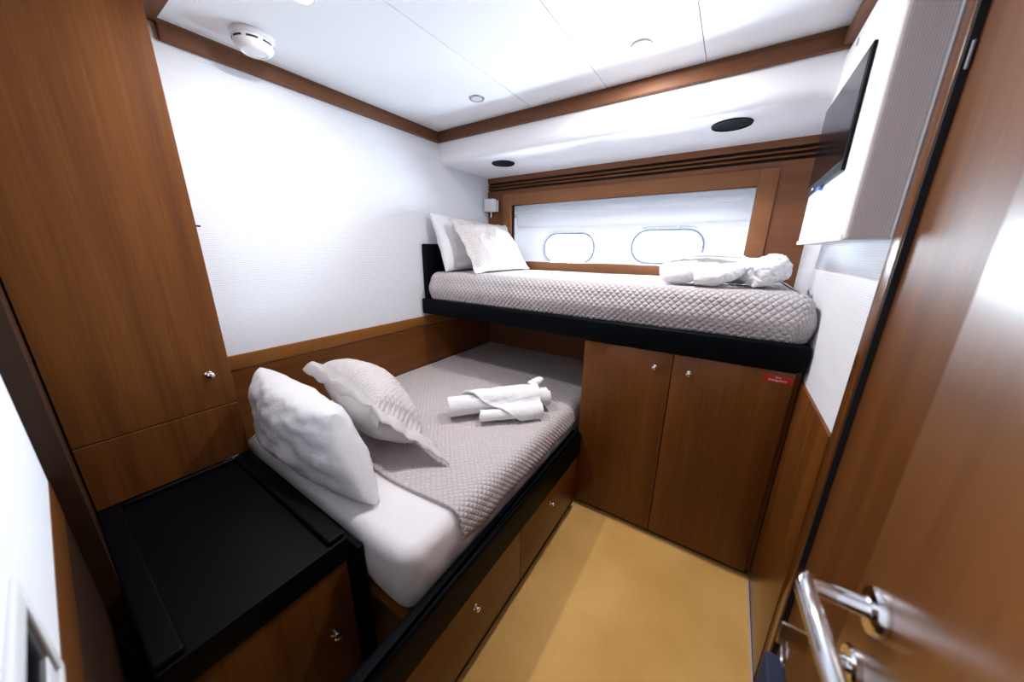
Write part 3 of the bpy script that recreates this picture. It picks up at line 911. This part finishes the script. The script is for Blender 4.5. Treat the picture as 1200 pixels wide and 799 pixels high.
def speaker(x, y, label, r=0.062):
    t = thing('ceiling_speaker', label, 'speaker', (x, y, 1.827), 'round dark speakers in the soffit')
    obj('rim', lathe([(r - 0.006, -0.0005), (r - 0.006, -0.006), (r, -0.006), (r + 0.002, -0.0005)], (x, y, 1.827), n=48), SPKR, t)
    obj('grille', lathe([(r - 0.006, -0.0005), (r - 0.006, -0.003), (r * 0.5, -0.0055), (0, -0.0065)], (x, y, 1.827), n=48), SPKR, t)
speaker(-0.088, 1.768, 'dark round speaker in the soffit near the television', 0.072)
speaker(-1.252, 1.790, 'dark round speaker in the soffit near the corner reading light', 0.068)

sl = thing('reading_light', 'small white box reading light on the wall in the window corner', 'wall light', (-1.55, 2.08, 1.59))
obj('base', box(-1.545, -1.495, 2.078, YF, 1.590, 1.672, 0.004), STEEL, sl)
obj('shade', slab(-1.607, -1.518, 2.045, 2.085, 1.592, 1.680, 0.008, 0.005, rb=0.004), PLASTIC, sl)
obj('switch_lever', tube([(-1.553, 2.065, 1.593), (-1.553, 2.065, 1.57), (-1.553, 2.064, 1.553)], 0.004, 8), PLASTIC, sl)

# ------------------------------------------------------------------ switch panel on the near wall
def nearpt(x, y, z): return NW @ Vector((x, y, z))
sp = thing('switch_panel', 'white framed black switch panel on the white wall at lower left', 'switch', nearpt(0.66, 0, 0.90))
obj('frame', near(boxes((0.518, 0.80, 0, 0.0045, 0.992, 1.018, 0.0015), (0.518, 0.80, 0, 0.0045, 0.892, 0.905, 0.0015),
                   (0.518, 0.534, 0, 0.0046, 0.893, 1.017, 0.0015), (0.784, 0.80, 0, 0.0046, 0.893, 1.017, 0.0015))), PLASTIC, sp)
obj('face', near(box(0.533, 0.785, 0, 0.0015, 0.904, 0.993)), SCREEN, sp)
obj('rocker', near(box(0.548, 0.59, 0.0015, 0.0035, 0.912, 0.938, 0.001)), PLASTIC, sp)
obj('rocker', near(box(0.61, 0.652, 0.0015, 0.0035, 0.912, 0.938, 0.001)), PLASTIC, sp)

# ------------------------------------------------------------------ open cabin door with handle and keys
DX = 0.200
door = struct('door_1', box(DX, DX + 0.036, -0.05, 0.508, 0.012, 1.93, 0.003), WOODD)
hd = obj('handle', lathe([(0.026, 0), (0.026, 0.006), (0.024, 0.010), (0.013, 0.012), (0.0105, 0.016), (0.0098, 0.05), (0.0098, 0.066)], (DX, 0.448, 0.935), (-1, 0, 0), 36), CHROME, door)
hd['label'] = 'polished chrome lever handle'
obj('lever', tube([(DX - 0.062, 0.455, 0.936), (DX - 0.066, 0.440, 0.9365), (DX - 0.064, 0.40, 0.938), (DX - 0.060, 0.35, 0.937), (DX - 0.056, 0.315, 0.934)],
                  [0.0085, 0.0105, 0.0105, 0.010, 0.0085], 18, 8, flat=1.15), CHROME, hd)
es = obj('lock_plate', lathe([(0.023, 0), (0.023, 0.006), (0.020, 0.009), (0.0095, 0.009), (0.009, 0.016), (0, 0.016)], (DX, 0.452, 0.842), (-1, 0, 0), 32), CHROME, door)
ky = thing('key_bunch', 'metal key in the door lock with a ring and dark blue tag', 'keys', (DX - 0.05, 0.452, 0.79))
obj('key', boxes((DX - 0.045, DX - 0.017, 0.4505, 0.4535, 0.8385, 0.8455, 0.0008), (DX - 0.072, DX - 0.043, 0.4502, 0.4538, 0.822, 0.858, 0.0012)), BRASSY, ky)
obj('ring', tube([(DX - 0.061 + 0.0005 * math.sin(a), 0.452 + 0.016 * math.sin(a), 0.812 + 0.016 * math.cos(a)) for a in [2 * PI * i / 28 for i in range(28)]], 0.0012, 8, closed=True, up=(1, 0, 0)), STEEL, ky)
obj('tag', slab(DX - 0.074, DX - 0.052, 0.424, 0.478, 0.690, 0.772, 0.006, 0.003), BLUE, ky)
